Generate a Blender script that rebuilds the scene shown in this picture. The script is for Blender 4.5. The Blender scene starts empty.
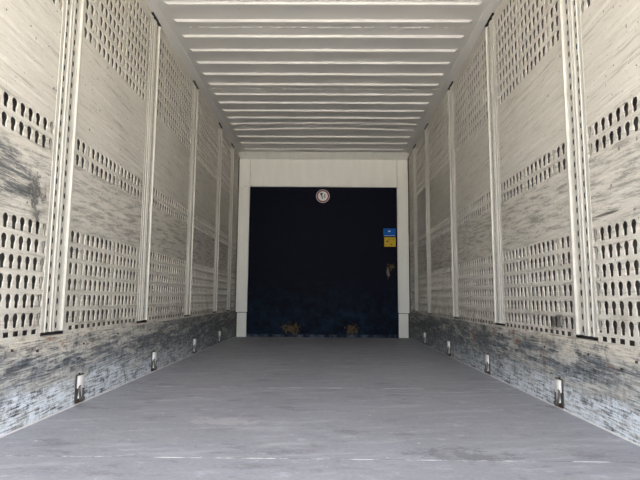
import bpy, math, random
import numpy as np
from mathutils import Matrix, Vector
random.seed(7)
S = bpy.context.scene
C = S.collection

# ------------------------------------------------------------------ camera
F, PITCH, YAW, ROLL = 501.5, 0.1148, -0.0104, 0.0074
CAM = (0.0306, 0.0, 0.543)
def cam_to_world(v):
    x, y, z = v
    c, s = math.cos(ROLL), math.sin(ROLL); x, z = c*x - s*z, s*x + c*z
    c, s = math.cos(PITCH), math.sin(PITCH); y, z = c*y - s*z, s*y + c*z
    c, s = math.cos(YAW), math.sin(YAW); x, y = c*x + s*y, -s*x + c*y
    return Vector((x, y, z))
cd = bpy.data.cameras.new('camera'); cam = bpy.data.objects.new('camera', cd); C.objects.link(cam)
cd.sensor_width = 36; cd.lens = 36*F/640; cd.clip_start = 0.02; cd.clip_end = 500
r, u, f = cam_to_world((1, 0, 0)), cam_to_world((0, 0, 1)), cam_to_world((0, 1, 0))
M = Matrix((r, u, -f)).transposed().to_4x4(); M.translation = CAM
cam.matrix_world = M
S.camera = cam

# ------------------------------------------------------------------ daylight and exposure
w = bpy.data.worlds.new('sky'); S.world = w; w.use_nodes = True
nt = w.node_tree; nt.nodes.clear()
sky = nt.nodes.new('ShaderNodeTexSky'); sky.sky_type = 'NISHITA'; sky.sun_disc = False
sky.sun_elevation = math.radians(58); sky.sun_rotation = math.radians(70)
sky.air_density = 1.0; sky.dust_density = 5.0; sky.ozone_density = 0.6
hs = nt.nodes.new('ShaderNodeHueSaturation'); hs.inputs['Saturation'].default_value = 0.35
bg = nt.nodes.new('ShaderNodeBackground'); bg.inputs['Strength'].default_value = 0.30
wo = nt.nodes.new('ShaderNodeOutputWorld')
nt.links.new(sky.outputs[0], hs.inputs['Color']); nt.links.new(hs.outputs[0], bg.inputs['Color'])
nt.links.new(bg.outputs[0], wo.inputs[0])
sd = bpy.data.lights.new('sun', 'SUN'); sd.energy = 7.0; sd.angle = math.radians(1); sd.color = (1, .95, .87)
sun = bpy.data.objects.new('sun', sd); C.objects.link(sun)
sun.rotation_euler = Vector((-0.55, -0.25, -1.0)).to_track_quat('-Z', 'Y').to_euler()
vs = S.view_settings
vs.view_transform = 'Standard'; vs.look = 'None'; vs.gamma = 1; vs.use_curve_mapping = False
vs.exposure = 3.0

# ------------------------------------------------------------------ dimensions (metres)
HW = 1.22            # half width between the wall sheets
REAR, FRONT = 0.06, 7.0
ZK, ZT, ZC = 0.357, 2.565, 2.578     # kick board top, wall sheet top, roof sheet
POSTS = [0.17, 1.18, 2.32, 3.455, 4.59, 5.73, 6.52]

# ------------------------------------------------------------------ material helpers
class NB:
    def __init__(s, name):
        s.m = bpy.data.materials.new(name); s.m.use_nodes = True
        s.t = s.m.node_tree; s.b = s.t.nodes['Principled BSDF']
    def n(s, kind, **kw):
        x = s.t.nodes.new(kind)
        for k, v in kw.items(): setattr(x, k, v)
        return x
    def put(s, sock, v):
        if isinstance(v, bpy.types.NodeSocket): s.t.links.new(v, sock)
        elif isinstance(v, (tuple, list)) and len(v) == 3 and sock.type == 'RGBA': sock.default_value = (*v, 1)
        else: sock.default_value = v
    def pos(s): return s.n('ShaderNodeNewGeometry').outputs['Position']
    def map(s, vec, scale=(1, 1, 1), rot=(0, 0, 0), loc=(0, 0, 0), kind='POINT'):
        x = s.n('ShaderNodeMapping', vector_type=kind); s.put(x.inputs['Vector'], vec)
        x.inputs['Scale'].default_value = scale; x.inputs['Rotation'].default_value = rot
        x.inputs['Location'].default_value = loc
        return x.outputs[0]
    def streak(s, vec, rot, scale):
        return s.map(s.map(vec, rot=rot), scale=scale)
    def noise(s, vec, scale, detail=4, rough=.6, dist=0):
        x = s.n('ShaderNodeTexNoise'); s.put(x.inputs['Vector'], vec)
        x.inputs['Scale'].default_value = scale; x.inputs['Detail'].default_value = detail
        x.inputs['Roughness'].default_value = rough; x.inputs['Distortion'].default_value = dist
        return x.outputs['Fac']
    def step(s, v, a, b, lo=0., hi=1.):
        x = s.n('ShaderNodeMapRange', interpolation_type='SMOOTHSTEP'); s.put(x.inputs['Value'], v)
        x.inputs['From Min'].default_value = a; x.inputs['From Max'].default_value = b
        x.inputs['To Min'].default_value = lo; x.inputs['To Max'].default_value = hi
        return x.outputs[0]
    def math(s, op, a, b=0., c=None):
        x = s.n('ShaderNodeMath', operation=op); s.put(x.inputs[0], a); s.put(x.inputs[1], b)
        if c is not None: s.put(x.inputs[2], c)
        return x.outputs[0]
    def mul(s, a, b): return s.math('MULTIPLY', a, b)
    def mix(s, fac, a, b):
        x = s.n('ShaderNodeMix', data_type='RGBA'); s.put(x.inputs[0], fac); s.put(x.inputs[6], a); s.put(x.inputs[7], b)
        return x.outputs[2]
    def xyz(s, vec):
        x = s.n('ShaderNodeSeparateXYZ'); s.put(x.inputs[0], vec); return x.outputs
    def blob(s, vec, centre, size, wobble=.35, wscale=18):
        """irregular patch: 1 inside an ellipsoid broken up by noise"""
        d = s.map(vec, loc=tuple(-c/z for c, z in zip(centre, size)), scale=tuple(1/z for z in size))
        l = s.n('ShaderNodeVectorMath', operation='LENGTH'); s.put(l.inputs[0], d)
        e = s.math('ADD', l.outputs['Value'], s.math('MULTIPLY', s.math('SUBTRACT', s.noise(vec, wscale, 5, .7), .5), wobble*6))
        return s.step(e, 1.0, .55)
    def done(s, col, rough=.5, bump=None, strength=.1, dist=.002, metal=0., spec=None):
        s.put(s.b.inputs['Base Color'], col); s.put(s.b.inputs['Roughness'], rough); s.put(s.b.inputs['Metallic'], metal)
        if spec is not None: s.b.inputs['Specular IOR Level'].default_value = spec
        if bump is not None:
            x = s.n('ShaderNodeBump'); x.inputs['Strength'].default_value = strength
            x.inputs['Distance'].default_value = dist; s.put(x.inputs['Height'], bump); s.put(s.b.inputs['Normal'], x.outputs[0])
        return s.m

def plain(name, col, rough=.5, metal=0., var=.12, scale=25, spec=None):
    q = NB(name); p = q.pos(); nz = q.noise(p, scale, 4)
    return q.done(q.mix(nz, tuple(c*(1-var) for c in col), tuple(min(1, c*(1+var)) for c in col)), rough, nz, .05, metal=metal, spec=spec)

def wall_paint(name, side):
    q = NB(name); p = q.pos()
    base = q.mix(q.noise(p, 2.3, 5, .65), (.455, .428, .372), (.60, .57, .505))
    st = q.noise(q.streak(p, (math.radians(3), 0, 0), (4, 1.8, 34)), 1.7, 8, .72)
    base = q.mix(q.step(st, .52, .66, 0, .6), base, (.68, .655, .595))
    base = q.mix(q.step(st, .47, .34, 0, .65), base, (.25, .225, .185))
    fine = q.noise(q.streak(p, (math.radians(-1), 0, 0), (5, 2.6, 110)), 2.0, 6, .75)
    base = q.mix(q.step(fine, .57, .68, 0, .6), base, (.16, .145, .12))
    z = q.xyz(p)[2]
    zone = q.mul(q.step(z, .80, .90), q.step(z, 1.34, 1.15))
    sm = q.step(q.noise(q.streak(p, (math.radians(-3), 0, 0), (4, 2.6, 22)), 2.2, 9, .78), .46, .62, 0, .8)
    base = q.mix(q.mul(zone, sm), base, (.17, .16, .14))
    fl_ = q.step(q.noise(q.streak(p, (math.radians(60), 0, 0), (5, 3, 50)), 2.4, 4, .7), .64, .70, 0, .5)
    base = q.mix(fl_, base, (.70, .67, .60))
    up_ = q.step(q.noise(p, 75, 3, .6), .60, .75, 0, .5)
    base = q.mix(up_, base, (.22, .19, .15))
    spk = q.step(q.noise(p, 42, 2, .5), .70, .73)
    base = q.mix(q.mul(spk, .85), base, (.10, .085, .07))
    low = q.mul(q.step(z, .62, .37), q.step(q.noise(p, 9, 5, .7), .45, .65, 0, .75))
    base = q.mix(low, base, (.24, .20, .155))
    if side == 'left':
        smear = q.noise(q.streak(p, (math.radians(4), 0, 0), (3, 2, 22)), 3, 8, .75)
        b1 = q.mul(q.blob(p, (-1.22, 1.84, 1.03), (.1, .33, .13), .35, 7), q.step(smear, .42, .55))
        b2 = q.mul(q.blob(p, (-1.22, 2.125, .985), (.1, .07, .07), .7, 22), q.step(q.noise(p, 55, 5, .75), .34, .50))
        b3 = q.mul(q.blob(p, (-1.22, 2.135, .885), (.1, .03, .03), .6, 34), .8)
        base = q.mix(b3, base, (.08, .08, .08))
        base = q.mix(q.mul(b1, .88), base, (.045, .055, .065))
        base = q.mix(q.mul(b2, .85), base, (.06, .06, .06))
    else:
        cut = q.blob(p, (1.22, 2.12, .905), (.1, .13, .008), .10, 9)
        base = q.mix(q.mul(cut, .8), base, (.08, .07, .06))
        soot = q.blob(p, (1.22, 2.60, .43), (.1, .10, .045), .2, 14)
        base = q.mix(q.mul(soot, .8), base, (.07, .065, .06))
    return q.done(base, q.step(fine, .3, .7, .42, .62), st, .08)

def board_mat(name):
    q = NB(name); p = q.pos(); x, y, z = q.xyz(p)
    n1 = q.noise(q.streak(p, (math.radians(-2), 0, 0), (4, 1.9, 13)), 1.6, 9, .74, .5)
    n2 = q.noise(q.streak(p, (math.radians(-1.5), 0, 0), (6, 3.6, 70)), 1.8, 8, .75)
    n4 = q.noise(p, 26, 6, .75)
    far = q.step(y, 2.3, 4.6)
    fine = q.math('ADD', q.mul(n2, .6), q.mul(n4, .4))
    col = q.mix(q.step(fine, .36, .64), (.17, .17, .165), (.62, .61, .57))
    soot = q.step(q.math('ADD', n1, q.mul(far, -.07)), .545, .43, 0, .94)  # sooty patches from noise; dark cover also rises towards the far end
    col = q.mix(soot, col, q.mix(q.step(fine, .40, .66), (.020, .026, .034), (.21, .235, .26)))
    # pale scuffed zone where cargo edges rub near the floor, weaker towards far end
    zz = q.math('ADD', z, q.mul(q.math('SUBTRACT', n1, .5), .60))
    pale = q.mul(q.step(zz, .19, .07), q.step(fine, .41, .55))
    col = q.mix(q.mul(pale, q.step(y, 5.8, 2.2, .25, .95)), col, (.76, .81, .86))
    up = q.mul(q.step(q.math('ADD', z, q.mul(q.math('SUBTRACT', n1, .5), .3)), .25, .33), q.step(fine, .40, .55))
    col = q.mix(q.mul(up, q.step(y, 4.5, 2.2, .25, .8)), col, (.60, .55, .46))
    cut = q.step(q.noise(q.streak(p, (math.radians(-1), 0, 0), (5, 3.0, 120)), 1.9, 6, .72), .58, .66, 0, .7)
    col = q.mix(cut, col, (.025, .025, .026))
    red = q.mul(q.step(q.noise(q.streak(p, (0, 0, 0), (1, .7, 1.6)), 6.5, 6, .75), .57, .66, 0, .85), q.step(z, .13, .22))
    col = q.mix(red, col, (.22, .10, .05))
    return q.done(col, .62, n2, .25, .003)

def floor_mat():
    q = NB('floor_phenolic'); p = q.pos(); x, y, z = q.xyz(p)
    n0 = q.noise(p, 3.0, 9, .72)
    col = q.mix(n0, (.165, .168, .192), (.34, .345, .385))
    s1 = q.noise(q.streak(p, (0, 0, math.radians(-10)), (1.2, 7, 1)), 1.6, 6, .7)
    col = q.mix(q.step(s1, .50, .72, 0, .6), col, (.50, .51, .56))
    s2 = q.noise(q.streak(p, (0, 0, math.radians(28)), (2, 50, 1)), 2.0, 4, .7)
    col = q.mix(q.step(s2, .63, .70, 0, .35), col, (.42, .41, .41))
    s3 = q.noise(q.streak(p, (0, 0, math.radians(-52)), (1.6, 60, 1)), 2.2, 4, .7)
    col = q.mix(q.step(s3, .65, .71, 0, .35), col, (.40, .39, .39))
    dk = q.noise(q.streak(p, (0, 0, math.radians(6)), (1.5, 3.5, 1)), 2.1, 5, .65)
    col = q.mix(q.step(dk, .56, .70, 0, .6), col, (.065, .06, .065))
    gr = q.noise(p, 70, 4, .7)
    col = q.mix(q.step(gr, .35, .7, 0, .5), col, (.36, .35, .36))
    mt = q.noise(q.streak(p, (0, 0, .1), (1, 1.7, 1)), 9, 10, .78)
    col = q.mix(q.step(mt, .54, .70, 0, .65), col, (.54, .55, .60))
    col = q.mix(q.step(mt, .46, .32, 0, .6), col, (.10, .10, .11))
    chip = q.step(q.noise(p, 27, 2, .5), .735, .755)
    col = q.mix(q.mul(chip, .75), col, (.62, .61, .60))
    pale = q.mul(q.blob(p, (-.42, 2.28, 0), (.17, .07, 1), .7, 14), .7)
    col = q.mix(pale, col, (.42, .41, .42))
    dkb = q.mul(q.blob(p, (.52, 1.83, 0), (.15, .07, 1), 1.0, 18), .4)
    col = q.mix(dkb, col, (.05, .05, .05))
    return q.done(col, q.step(n0, .3, .7, .42, .60), s2, .06)

def navy_mat():
    q = NB('navy_phenolic'); p = q.pos(); x, y, z = q.xyz(p)
    n = q.noise(q.streak(p, (0, math.radians(4), 0), (2.5, 1, 16)), 2, 6, .7)
    col = q.mix(n, (.0012, .0018, .0060), (.0050, .0065, .016))
    lowz = q.step(z, .95, .15)
    sc = q.step(q.noise(p, 8, 9, .78), .38, .78)
    col = q.mix(q.mul(q.mul(sc, lowz), .55), col, (.018, .055, .100))
    ln = q.step(q.noise(q.streak(p, (0, math.radians(3), 0), (3, 1, 70)), 2.5, 4, .7), .62, .70, 0, .5)
    col = q.mix(ln, col, (.016, .018, .028))
    tan = (.15, .10, .035)
    for c, s in (((-.43, 7.03, .115), (.13, 1, .075)), ((.41, 7.03, .11), (.085, 1, .07)), ((.955, 7.03, .985), (.05, 1, .05)), ((.915, 7.03, .89), (.022, 1, .075))):
        b = q.blob(p, c, s, .75, 26)
        col = q.mix(q.mul(b, .55), col, tan if s[2] < .074 or c[2] < .2 else (.26, .23, .18))
    edge = q.mul(q.step(z, .05, .02), q.step(q.noise(p, 9, 5, .7), .42, .62))
    col = q.mix(q.mul(edge, .6), col, (.16, .20, .25))
    return q.done(col, .55, n, .05, spec=.06)

def roof_mat():
    q = NB('roof_paint'); p = q.pos()
    n = q.noise(p, 2.2, 5, .6)
    col = q.mix(n, (.50, .49, .468), (.575, .565, .54))
    sp = q.step(q.noise(p, 22, 3, .6), .72, .76)
    col = q.mix(q.mul(sp, .5), col, (.25, .22, .18))
    return q.done(col, .45, n, .05)

def frame_mat():
    q = NB('frame_paint'); p = q.pos()
    n = q.noise(q.streak(p, (0, 0, 0), (6, 1, 1.2)), 2.0, 5, .65)
    col = q.mix(n, (.72, .71, .65), (.87, .86, .79))
    sp = q.step(q.noise(p, 16, 4, .65), .67, .72)
    col = q.mix(q.mul(sp, .6), col, (.22, .19, .15))
    return q.done(col, .5, n, .05)

PAINT = {-1: wall_paint('wall_paint_left', 'left'), 1: wall_paint('wall_paint_right', 'right')}
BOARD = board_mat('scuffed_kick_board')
FLOOR, NAVY, ROOF, FRAME = floor_mat(), navy_mat(), roof_mat(), frame_mat()
POSTM = plain('post_paint', (.46, .44, .39), .45, var=.22, scale=20)
SKIN = plain('outer_skin', (.085, .08, .075), .8)
STUD = plain('stud_paint', (.40, .38, .33), .5, var=.2)
BLACK = plain('matt_black', (.012, .012, .012), .7)
SEAL = plain('pale_sealant', (.62, .61, .60), .6, var=.3, scale=30)
def joint_mat():
    q = NB('joint_filler'); p = q.pos()
    return q.done(q.mix(q.step(q.noise(q.map(p, scale=(1, .2, 1)), 9, 8, .75), .44, .62), (.17, .17, .18), (.80, .79, .78)), .6)
JOINT = joint_mat()
STEEL = plain('galvanised_steel', (.62, .60, .57), .42, .35, var=.2, scale=40)
DSTEEL = plain('dark_worn_steel', (.09, .082, .075), .5, .4, var=.5, scale=40)
RUST = plain('rusty_steel', (.06, .034, .022), .8, 0, var=.5, scale=60)
WHITE = plain('sticker_white', (.78, .76, .74), .5, var=.03)
RED = plain('sticker_red', (.22, .05, .055), .5, var=.1)
PINK = plain('sticker_border', (.62, .50, .48), .5, var=.08)
INK = plain('sticker_ink', (.03, .03, .03), .5)
GREY = plain('sticker_grey', (.20, .19, .19), .5)
BLUE = plain('label_blue', (.006, .10, .42), .5, var=.1, spec=.08)
YELLOW = plain('label_yellow', (.55, .38, .03), .5, var=.15, spec=.08)
SUBF = plain('dark_subfloor', (.03, .03, .03), .8)
ASPH = plain('yard_paving', (.34, .325, .30), .9, var=.2, scale=3)

# ------------------------------------------------------------------ mesh helpers
class MB:
    def __init__(s): s.v, s.f = [], []
    def face(s, pts):
        i = len(s.v); s.v += [tuple(p) for p in pts]; s.f.append(tuple(range(i, i+len(pts))))
    def box(s, x0, x1, y0, y1, z0, z1, bev=0.):
        if bev:
            return s.bevbox((x0, y0, z0), (x1, y1, z1), bev)
        i = len(s.v)
        s.v += [(x, y, z) for z in (z0, z1) for y in (y0, y1) for x in (x0, x1)]
        s.f += [tuple(i+k for k in q) for q in ((0, 2, 3, 1), (4, 5, 7, 6), (0, 1, 5, 4), (2, 6, 7, 3), (0, 4, 6, 2), (1, 3, 7, 5))]
    def bevbox(s, lo, hi, b):
        import bmesh
        bm = bmesh.new(); bmesh.ops.create_cube(bm, size=1)
        for v in bm.verts:
            v.co = [(lo[k]+hi[k])/2 + v.co[k]*(hi[k]-lo[k]) for k in range(3)]
        bmesh.ops.bevel(bm, geom=bm.edges[:], offset=b, segments=1, affect='EDGES')
        i = len(s.v); bm.verts.index_update()
        s.v += [tuple(v.co) for v in bm.verts]; s.f += [tuple(i+v.index for v in fc.verts) for fc in bm.faces]; bm.free()
    def prism(s, poly, axis, a, b):
        """poly of 2D points extruded along axis 0/1/2 from a to b"""
        def P(p, t):
            l = list(p); l.insert(axis, t); return tuple(l)
        i = len(s.v); n = len(poly)
        s.v += [P(p, a) for p in poly] + [P(p, b) for p in poly]
        s.f.append(tuple(range(i, i+n))); s.f.append(tuple(range(i+2*n-1, i+n-1, -1)))
        s.f += [(i+k, i+n+k, i+n+(k+1) % n, i+(k+1) % n) for k in range(n)]
    def tube(s, pts, rad, seg=8, closed=False):
        pts = [Vector(p) for p in pts]; n = len(pts); i = len(s.v)
        for k, p in enumerate(pts):
            a = pts[(k-1) % n] if closed or k else p
            b = pts[(k+1) % n] if closed or k < n-1 else p
            t = (b-a).normalized(); up = Vector((1, 0, 0)) if abs(t.x) < .9 else Vector((0, 1, 0))
            e = t.cross(up).normalized(); g = t.cross(e)
            for j in range(seg):
                th = 2*math.pi*j/seg; s.v.append(tuple(p + rad*(math.cos(th)*e + math.sin(th)*g)))
        for k in range(n if closed else n-1):
            for j in range(seg):
                a, b = i+k*seg, i+((k+1) % n)*seg
                s.f.append((a+j, a+(j+1) % seg, b+(j+1) % seg, b+j))
        if not closed:
            s.f.append(tuple(i+j for j in range(seg))[::-1]); s.f.append(tuple(i+(n-1)*seg+j for j in range(seg)))
    def mesh(s, name):
        import bmesh
        me = bpy.data.meshes.new(name); me.from_pydata(s.v, [], s.f); me.update()
        return me
    def build(s, name, m, parent=None, loc=(0, 0, 0), recalc=True, **tags):
        me = s.mesh(name)
        if recalc:
            import bmesh
            bm = bmesh.new(); bm.from_mesh(me); bmesh.ops.remove_doubles(bm, verts=bm.verts, dist=1e-6)
            bmesh.ops.recalc_face_normals(bm, faces=bm.faces); bm.to_mesh(me); bm.free()
        return obj(name, me, m, parent, loc, **tags)

def obj(name, me, m, parent=None, loc=(0, 0, 0), **tags):
    o = bpy.data.objects.new(name, me); C.objects.link(o)
    if m is not None and me is not None and not me.materials: me.materials.append(m)
    o.parent = parent; o.location = loc
    for k, v in tags.items(): o[k] = v
    return o
def box(name, m, parent, x0, x1, y0, y1, z0, z1, bev=0., **tags):
    b = MB(); b.box(x0, x1, y0, y1, z0, z1, bev); return b.build(name, m, parent, **tags)
def thing(name, label, cat, loc, group=None):
    o = obj(name, None, None, None, loc, label=label, category=cat)
    if group: o['group'] = group
    return o

# ------------------------------------------------------------------ yard outside the open rear end
box('ground', ASPH, None, -90, 90, -110, 90, -1.25, -1.15, kind='structure', label='pale paved yard outside the open rear end', category='ground')

# ------------------------------------------------------------------ floor
fl = box('floor', SUBF, None, -1.30, 1.30, REAR, FRONT+.1, -.06, -.012, kind='structure', label='dark grey worn plywood load floor with pale joints', category='floor')
FJ = [REAR, .425, 1.775, 3.124, 4.47, 5.82, FRONT+.03]
for a, b in zip(FJ[:-1], FJ[1:]):
    box('floor_panel', FLOOR, fl, -1.225, 1.225, a+.003, b-.003, -.012, 0)
for j in FJ[1:-1]:
    box('joint_strip', JOINT, fl, -1.215, 1.215, j-.0025, j+.0025, -.012, .0004)

# ------------------------------------------------------------------ side walls
KEY = [(.010, -.0295), (.0142, -.0250), (.0142, -.006), (.0180, .001), (.0202, .0105), (.0178, .0208), (.011, .0272), (0, .0295)]
KEY += [(-a, b) for a, b in KEY[-2::-1]]
def key_outer(a, b):
    r = [(a*.3, -b), (a, -b), (a, -.15*b), (a, .08*b), (a, .3*b), (a, .6*b), (a, b), (0, b)]
    return r + [(-p, q) for p, q in r[-2::-1]]
def hole_cell(mb, cu, cv, a, b, hole, outer, P, depth):
    """rectangular cell with a hole whose edge is turned back by depth; P(u,v,w) maps to space, w is inwards"""
    n = len(hole)
    i = len(mb.v)
    mb.v += [P(cu+p, cv+q, 0) for p, q in outer] + [P(cu+p, cv+q, 0) for p, q in hole] + [P(cu+p, cv+q, -depth) for p, q in hole]
    for k in range(n):
        l = (k+1) % n
        mb.f.append((i+k, i+l, i+n+l, i+n+k)); mb.f.append((i+n+k, i+n+l, i+2*n+l, i+2*n+k))
def rect_outer(a, b): return [(a, -b), (a, b), (-a, b), (-a, -b)]
PU, PV = .0555, .079
BANDS = [('bottom', .866, 6), ('mid', 1.334, 2), ('top', 2.487, 8)]      # name, top of the topmost slot, rows

def panel_mesh(s, width, cols, shift, bands):
    """perforated sheet: u along the wall (0..width), v height; s = side"""
    mb = MB()
    P = lambda u, v, w: (-s*w, u, v)
    Q = lambda u0, u1, v0, v1: mb.face([P(u0, v0, 0), P(u1, v0, 0), P(u1, v1, 0), P(u0, v1, 0)])
    u0 = (width - cols*PU)/2 + shift; u1 = u0 + cols*PU
    ranges = []
    for nm, top, rows in BANDS:
        if nm in bands:
            vt = top + (PV-.057)/2 - (.011 if s > 0 else 0); ranges.append((vt - rows*PV, vt, rows))
    # row of small square drain slots along the foot
    ns = max(1, int(round(cols*PU/.0635)) - 1); su = .0635
    s0 = (width - ns*su)/2 + shift; sv0, sv1 = (.374, .403) if s < 0 else (.363, .392)
    Q(0, width, .357, sv0); Q(0, s0, sv0, sv1); Q(s0+ns*su, width, sv0, sv1)
    for k in range(ns):
        hole_cell(mb, s0+(k+.5)*su, (sv0+sv1)/2, su/2, (sv1-sv0)/2, rect_outer(.0185, .0105), rect_outer(su/2, (sv1-sv0)/2), P, .003)
    v = sv1
    for a, b, rows in ranges:
        Q(0, width, v, a); Q(0, u0, a, b); Q(u1, width, a, b)
        for r_ in range(rows):
            for c_ in range(cols):
                hole_cell(mb, u0+(c_+.5)*PU, a+(r_+.5)*PV, PU/2, PV/2, KEY, key_outer(PU/2, PV/2), P, .0058)
        v = b
    Q(0, width, v, ZT)
    me = mb.mesh('perforated_panel')
    return me, u0

def post_mesh(s):
    mb = MB(); z0, z1 = .381, 2.548
    P = lambda u, v, w: (-s*w, u, v)
    segs = [[(-.095, -.002), (-.095, .002), (-.070, .002), (-.069, .006), (-.063, .006), (-.061, -.003)],
            [(-.020, -.003), (-.018, .004), (-.006, .004), (-.005, -.002), (.003, -.002), (.004, .005), (.013, .005), (.015, -.003)],
            [(.058, -.003), (.070, .001), (.072, .011), (.083, .011), (.085, .002), (.102, .002), (.102, -.002)]]
    for sg in segs:
        for (u_a, w_a), (u_b, w_b) in zip(sg[:-1], sg[1:]):
            mb.face([P(u_a, z0, w_a), P(u_b, z0, w_b), P(u_b, z1, w_b), P(u_a, z1, w_a)])
        mb.face([P(u_, z0, w_) for u_, w_ in sg]); mb.face([P(u_, z1, w_) for u_, w_ in sg])
    n = int((z1-z0)/.055); h = (z1-z0)/n
    Pc = lambda u, v, w: (-s*(w-.003), u, v)
    for cu, a in ((-.040, .020), (.037, .021)):
        for k in range(n):
            ro = [(.004, -.015), (.0085, -.006), (.0085, .007), (.004, .014)]; ro += [(-a, b) for a, b in ro[::-1]]
            b = h/2
            oo = [(a, -b), (a, -.3*b), (a, .3*b), (a, b)]; oo += [(-p, q) for p, q in oo[::-1]]
            hole_cell(mb, cu, z0+(k+.5)*h, a, b, ro, oo, Pc, .0015)
    return mb.mesh('post')

stud_me = {}
for s, side in ((-1, 'left'), (1, 'right')):
    x_in, x_out = sorted((s*1.262, s*1.30))
    wl = box('wall_'+side, SKIN, None, x_in, x_out, REAR, FRONT+.1, -.012, 2.62, kind='structure', category='wall',
             label='%s side wall of cream perforated steel panels between slotted posts' % side)
    pm = post_mesh(s); cache = {}
    X = s*HW
    for pc in POSTS:
        po = obj('post', pm, POSTM, wl, (X, pc, 0))
        # black block set in the gap between post head and roof rail
        b = MB(); a0, a1 = sorted((X + s*.004, X - s*.012))
        b.box(a0, a1, -.088, .020, 2.551, 2.5655); b.box(a0, a1, .020, .085, 2.549, 2.561)
        e = b.build('black_end', BLACK, po, (-X, 0, 0)); 
    ends = POSTS + [FRONT + .04]
    for k, (a, b) in enumerate(zip(ends[:-1], ends[1:])):
        ya = a + .101; yb = b - .094 if k < len(POSTS)-1 else b
        wd = yb - ya
        cols = 17 if wd > .9 else (10 if wd > .55 else 5)
        bands = ('bottom', 'mid', 'top') if cols > 5 else ('bottom', 'mid')
        key = round(wd, 3)
        if key not in cache: cache[key] = panel_mesh(s, wd, cols, .010, bands)
        me, u0 = cache[key]
        pa = obj('perforated_panel', me, PAINT[s], wl, (X, ya, 0))
        for c_ in (2, 9, 16):
            if c_ < cols:
                b_ = MB(); xa, xb = sorted((s*.011, s*.0135)); yc = u0 + (c_+.5)*PU + .024
                b_.box(xa, xb, yc-.013, yc+.013, .41, ZT-.01)
                b_.build('stud', STUD, pa)
    # panel at the rear end, up to the door frame
    xa, xb = sorted((X, X + s*.02)); box('end_sheet', PAINT[s], wl, xa, xb, REAR, POSTS[0]-.095, .357, ZT)
    xa, xb = sorted((X - s*.0015, X + s*.03)); box('sill_rail', PAINT[s], wl, xa, xb, REAR, FRONT+.03, .350, .363)
    # kick board along the floor
    xa, xb = sorted((X - s*.006, X + s*.035))
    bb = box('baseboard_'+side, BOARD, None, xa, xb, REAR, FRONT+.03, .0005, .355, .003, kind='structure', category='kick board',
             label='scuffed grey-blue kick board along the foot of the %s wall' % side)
    spots = [(2.02, .325), (2.20, .305), (1.93, .24), (2.62, .30), (3.05, .32), (3.6, .31), (4.5, .315)] if s < 0 else [(2.05, .27), (2.30, .30), (1.95, .31), (2.75, .29), (3.4, .31), (4.3, .30)]
    for yy, zz in spots:
        b_ = MB(); b_.prism([(yy+.006*math.cos(t*math.pi/3), zz+.006*math.sin(t*math.pi/3)) for t in range(6)], 0, *sorted((X - s*.006, X - s*.011)))
        b_.build('screw_head', RUST, bb)
    # pale sealant fillet where board meets floor
    b_ = MB(); xi = X - s*.0062
    b_.prism([(xi, .0006), (xi - s*.005, .0006), (xi, .006)], 1, REAR, FRONT)
    t_ = b_.build('trim_1' if s < 0 else 'trim_2', SEAL, None, kind='structure', category='trim',
                  label='thin pale sealant line along the %s floor edge' % side)

# ------------------------------------------------------------------ roof
ce = box('ceiling', SKIN, None, -1.30, 1.30, REAR, FRONT+.1, 2.62, 2.66, kind='structure', category='ceiling',
         label='grey ribbed sheet metal roof with pale transverse ribs')
SEAMS = [REAR, .35, 1.355, 2.47, 3.585, 4.715, 5.80, 6.852]
RIBS = [3.268 + .2215*k for k in range(-16, 7)] + [4.832, 5.052, 5.272, 5.492, 5.700, 5.915, 6.165, 6.425, 6.69]
def bulge(x, y): return .028*max(0, math.cos(x*math.pi/2.3))*math.exp(-((y-5.84)/.20)**2)
XS = np.linspace(-1.155, 1.155, 25)
for a, b in zip(SEAMS[:-1], SEAMS[1:]):
    mb = MB(); ys = np.linspace(a, b, 13); i0 = 0
    for yy in ys:
        for x in XS: mb.v.append((x, yy, ZC + bulge(x, yy)))
    n = len(XS)
    for p in range(len(ys)-1):
        for q in range(n-1): mb.f.append((p*n+q, p*n+q+1, (p+1)*n+q+1, (p+1)*n+q))
    for q in range(n-1): mb.f.append((q, q+1, q+1, q)) if False else None
    me = mb.mesh('roof_sheet'); sh = obj('roof_sheet', me, ROOF, ce)
    md = sh.modifiers.new('gauge', 'SOLIDIFY'); md.thickness = .0015; md.offset = -1
    for ry in RIBS:
        if not a < ry < b: continue
        rb = MB(); xs = np.linspace(-1.108, 1.112, 29); prof = [(-.0135, .002), (-.011, -.020), (.010, -.021), (.026, .002)]
        ring = []
        for k, x in enumerate(xs):
            e = min(1, min(k, len(xs)-1-k)/1.0); ring.append([])
            for dy, dz in prof:
                ring[-1].append(len(rb.v)); rb.v.append((x if 0 < k < len(xs)-1 else x, ry+dy, ZC + bulge(x, ry) + (dz if e else .002)))
        # pull the second and second-last section close to the ends so the bead ends slope off quickly
        for kk, xx in ((1, xs[0]+.035), (len(xs)-2, xs[-1]-.035)):
            for idx in ring[kk]: rb.v[idx] = (xx, rb.v[idx][1], rb.v[idx][2])
        for k in range(len(xs)-1):
            for j in range(3): rb.f.append((ring[k][j], ring[k][j+1], ring[k+1][j+1], ring[k+1][j]))
        rb.build('roof_rib', ROOF, sh, recalc=False)
for sy in SEAMS[1:-1]:
    mb = MB(); xs = np.linspace(-1.125, 1.13, 91); prev = None
    for x in xs:
        h = random.choice((.002, .004, .007, .009)); i = len(mb.v); z = ZC + bulge(x, sy) + .001
        mb.v += [(x, sy-.006, z), (x, sy-.003, z-h), (x, sy+.006, z)]
        if prev is not None:
            mb.f += [(prev, prev+1, i+1, i), (prev+1, prev+2, i+2, i+1)]
        prev = i
    mb.build('seam_weld', ROOF, ce, recalc=False)
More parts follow.
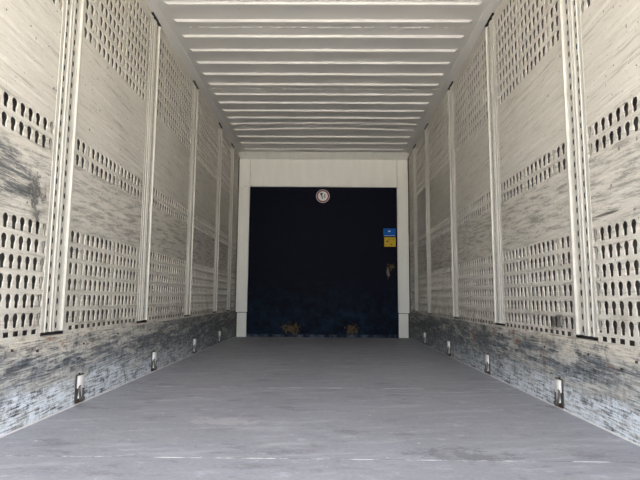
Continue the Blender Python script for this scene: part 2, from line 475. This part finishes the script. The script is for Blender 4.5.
for s in (-1, 1):
    mb = MB(); mb.prism([(s*1.228, 2.566), (s*1.205, 2.566), (s*1.150, 2.574), (s*1.146, 2.584), (s*1.228, 2.600)], 1, REAR, FRONT+.02)
    mb.build('roof_rail', ROOF, ce)

# ------------------------------------------------------------------ front bulkhead (far end)
wb = box('wall_back', SKIN, None, -1.30, 1.30, FRONT+.075, FRONT+.12, -.012, 2.62, kind='structure', category='wall',
         label='far end wall with pale frame around a dark navy panel')
box('navy_panel', NAVY, wb, -1.060, 1.060, FRONT+.03, FRONT+.075, .002, 2.125)
box('header', FRAME, wb, -1.043, 1.044, FRONT, FRONT+.07, 2.112, 2.512, .004)
for s in (-1, 1):
    xa, xb = sorted((s*1.0465, s*1.203)); box('frame_post', FRAME, wb, xa, xb, FRONT-.002, FRONT+.07, .340, 2.512, .004)
    xa, xb = sorted((s*1.052, s*1.185)); box('post_foot', FRAME, wb, xa, xb, FRONT+.002, FRONT+.07, .002, .331, .004)
mb = MB(); mb.prism([(6.846, 2.5775), (6.852, 2.571), (6.995, 2.514), (7.07, 2.514), (7.07, 2.60)], 0, -1.2, 1.2)
mb.build('slanted_beam', FRAME, wb)

# ------------------------------------------------------------------ stickers on the navy panel
def disc(mb, cx, cz, r, y0, y1, seg=32): mb.prism([(cx+r*math.cos(2*math.pi*k/seg), cz+r*math.sin(2*math.pi*k/seg)) for k in range(seg)], 1, y0, y1)
yp = FRONT + .03
sg = thing('prohibition_sign', 'round white prohibition sign with red ring at the top of the navy panel', 'sign', (-.006, yp, 1.983))
for nm, m, rr, y0, y1 in (('border', PINK, .097, -.0020, 0), ('red_ring', RED, .089, -.0030, -.0020), ('white_disc', WHITE, .070, -.0040, -.0030)):
    mb = MB(); disc(mb, 0, 0, rr, y0, y1); mb.build(nm, m, sg)
mb = MB(); disc(mb, -.020, .032, .018, -.0046, -.0040, 14); mb.build('pictogram_head', INK, sg)
mb = MB()
mb.prism([(-.030, .012), (-.012, .018), (-.004, -.002), (.004, -.040), (-.010, -.042), (-.020, -.012)], 1, -.0046, -.0040); mb.build('pictogram_body', GREY, sg)
mb = MB()
for x0, x1, z0, z1 in ((.016, .034, .022, .032), (.014, .022, -.030, .018), (.028, .036, -.030, .018), (.014, .036, -.006, .002)): mb.box(x0, x1, -.0046, -.0040, z0, z1)
mb.build('pictogram_figure', GREY, sg)
bl = thing('blue_label', 'blue rectangular sticker with a pale mark above the yellow one', 'sticker', (.938, yp, 1.468))
box('label_sheet', BLUE, bl, -.087, .087, -.003, 0, -.056, .056)
box('pale_mark', WHITE, bl, -.018, .012, -.0036, -.003, .008, .022); box('pale_line', WHITE, bl, -.075, .075, -.0036, -.003, -.050, -.046)
yl = thing('yellow_label', 'yellow rectangular sticker with dark marks just below the blue one', 'sticker', (.943, yp, 1.332))
box('label_sheet', YELLOW, yl, -.080, .080, -.003, 0, -.066, .066)
for pg in ([(.008, -.046), (.034, -.046), (.021, -.020)], [(-.060, .008), (-.036, .020), (-.012, .004), (-.030, -.004)], [(.036, .030), (.060, .038), (.062, .022)], [(-.02, .030), (.004, .022), (-.004, .040)]):
    mb = MB(); mb.prism(pg, 1, -.0036, -.003); mb.build('dark_mark', INK, yl)

# ------------------------------------------------------------------ lashing rings on the kick boards
def lashing_ring(s, y, label):
    x = s*(HW-.006)
    t = thing('lashing_ring', label, 'lashing ring', (x, y, .0), 'lashing rings along the kick boards')
    D = lambda d: -s*d                                   # d = distance out of the board
    def bx(nm, m, d0, d1, y0, y1, z0, z1, bev=0.):
        a, b = sorted((D(d0), D(d1))); return box(nm, m, t, a, b, y0, y1, z0, z1, bev)
    bx('back_plate', DSTEEL, 0, .004, -.034, .046, .014, .150, .001)
    # half-round clamp that holds the ring
    mb = MB(); seg = 10
    pr = [(D(.004 + .020*math.sin(math.pi*k/seg)), .026*math.cos(math.pi*k/seg) + .006) for k in range(seg+1)]
    mb.prism(pr, 2, .082, .143); mb.build('clamp', STEEL, t)
    # elongated ring hanging from the clamp
    mb = MB(); pts = []
    for k in range(20):
        th = 2*math.pi*k/20; cz = .060 + (.024 if math.sin(th) > 0 else -.024)
        pts.append((D(.014 + .008*(math.sin(th) < 0)), .006 + .021*math.cos(th), cz + .018*math.sin(th)))
    mb.tube(pts, .0058, 8, True); mb.build('ring', DSTEEL, t)
    mb = MB(); mb.tube([(D(.007), .002, .03), (D(.007), .006, .05), (D(.007), .006, .088)], .012, 8); mb.build('pin', STEEL, t)
    bx('rust_foot', RUST, 0, .007, -.026, .036, .008, .026, .001)
    mb = MB(); mb.prism([(-.008+.006*math.cos(k*math.pi/3), .152+.006*math.sin(k*math.pi/3)) for k in range(6)], 0, *sorted((D(.004), D(.009)))); mb.build('bolt', RUST, t)
for s, wn in ((-1, 'left'), (1, 'right')):
    for k, y in enumerate((2.592, 3.70, 4.835, 5.98)):
        lashing_ring(s, y, ('steel lashing ring on the %s kick board, ' % wn) + ('nearest the camera', 'second from the camera', 'third from the camera', 'farthest from the camera')[k])
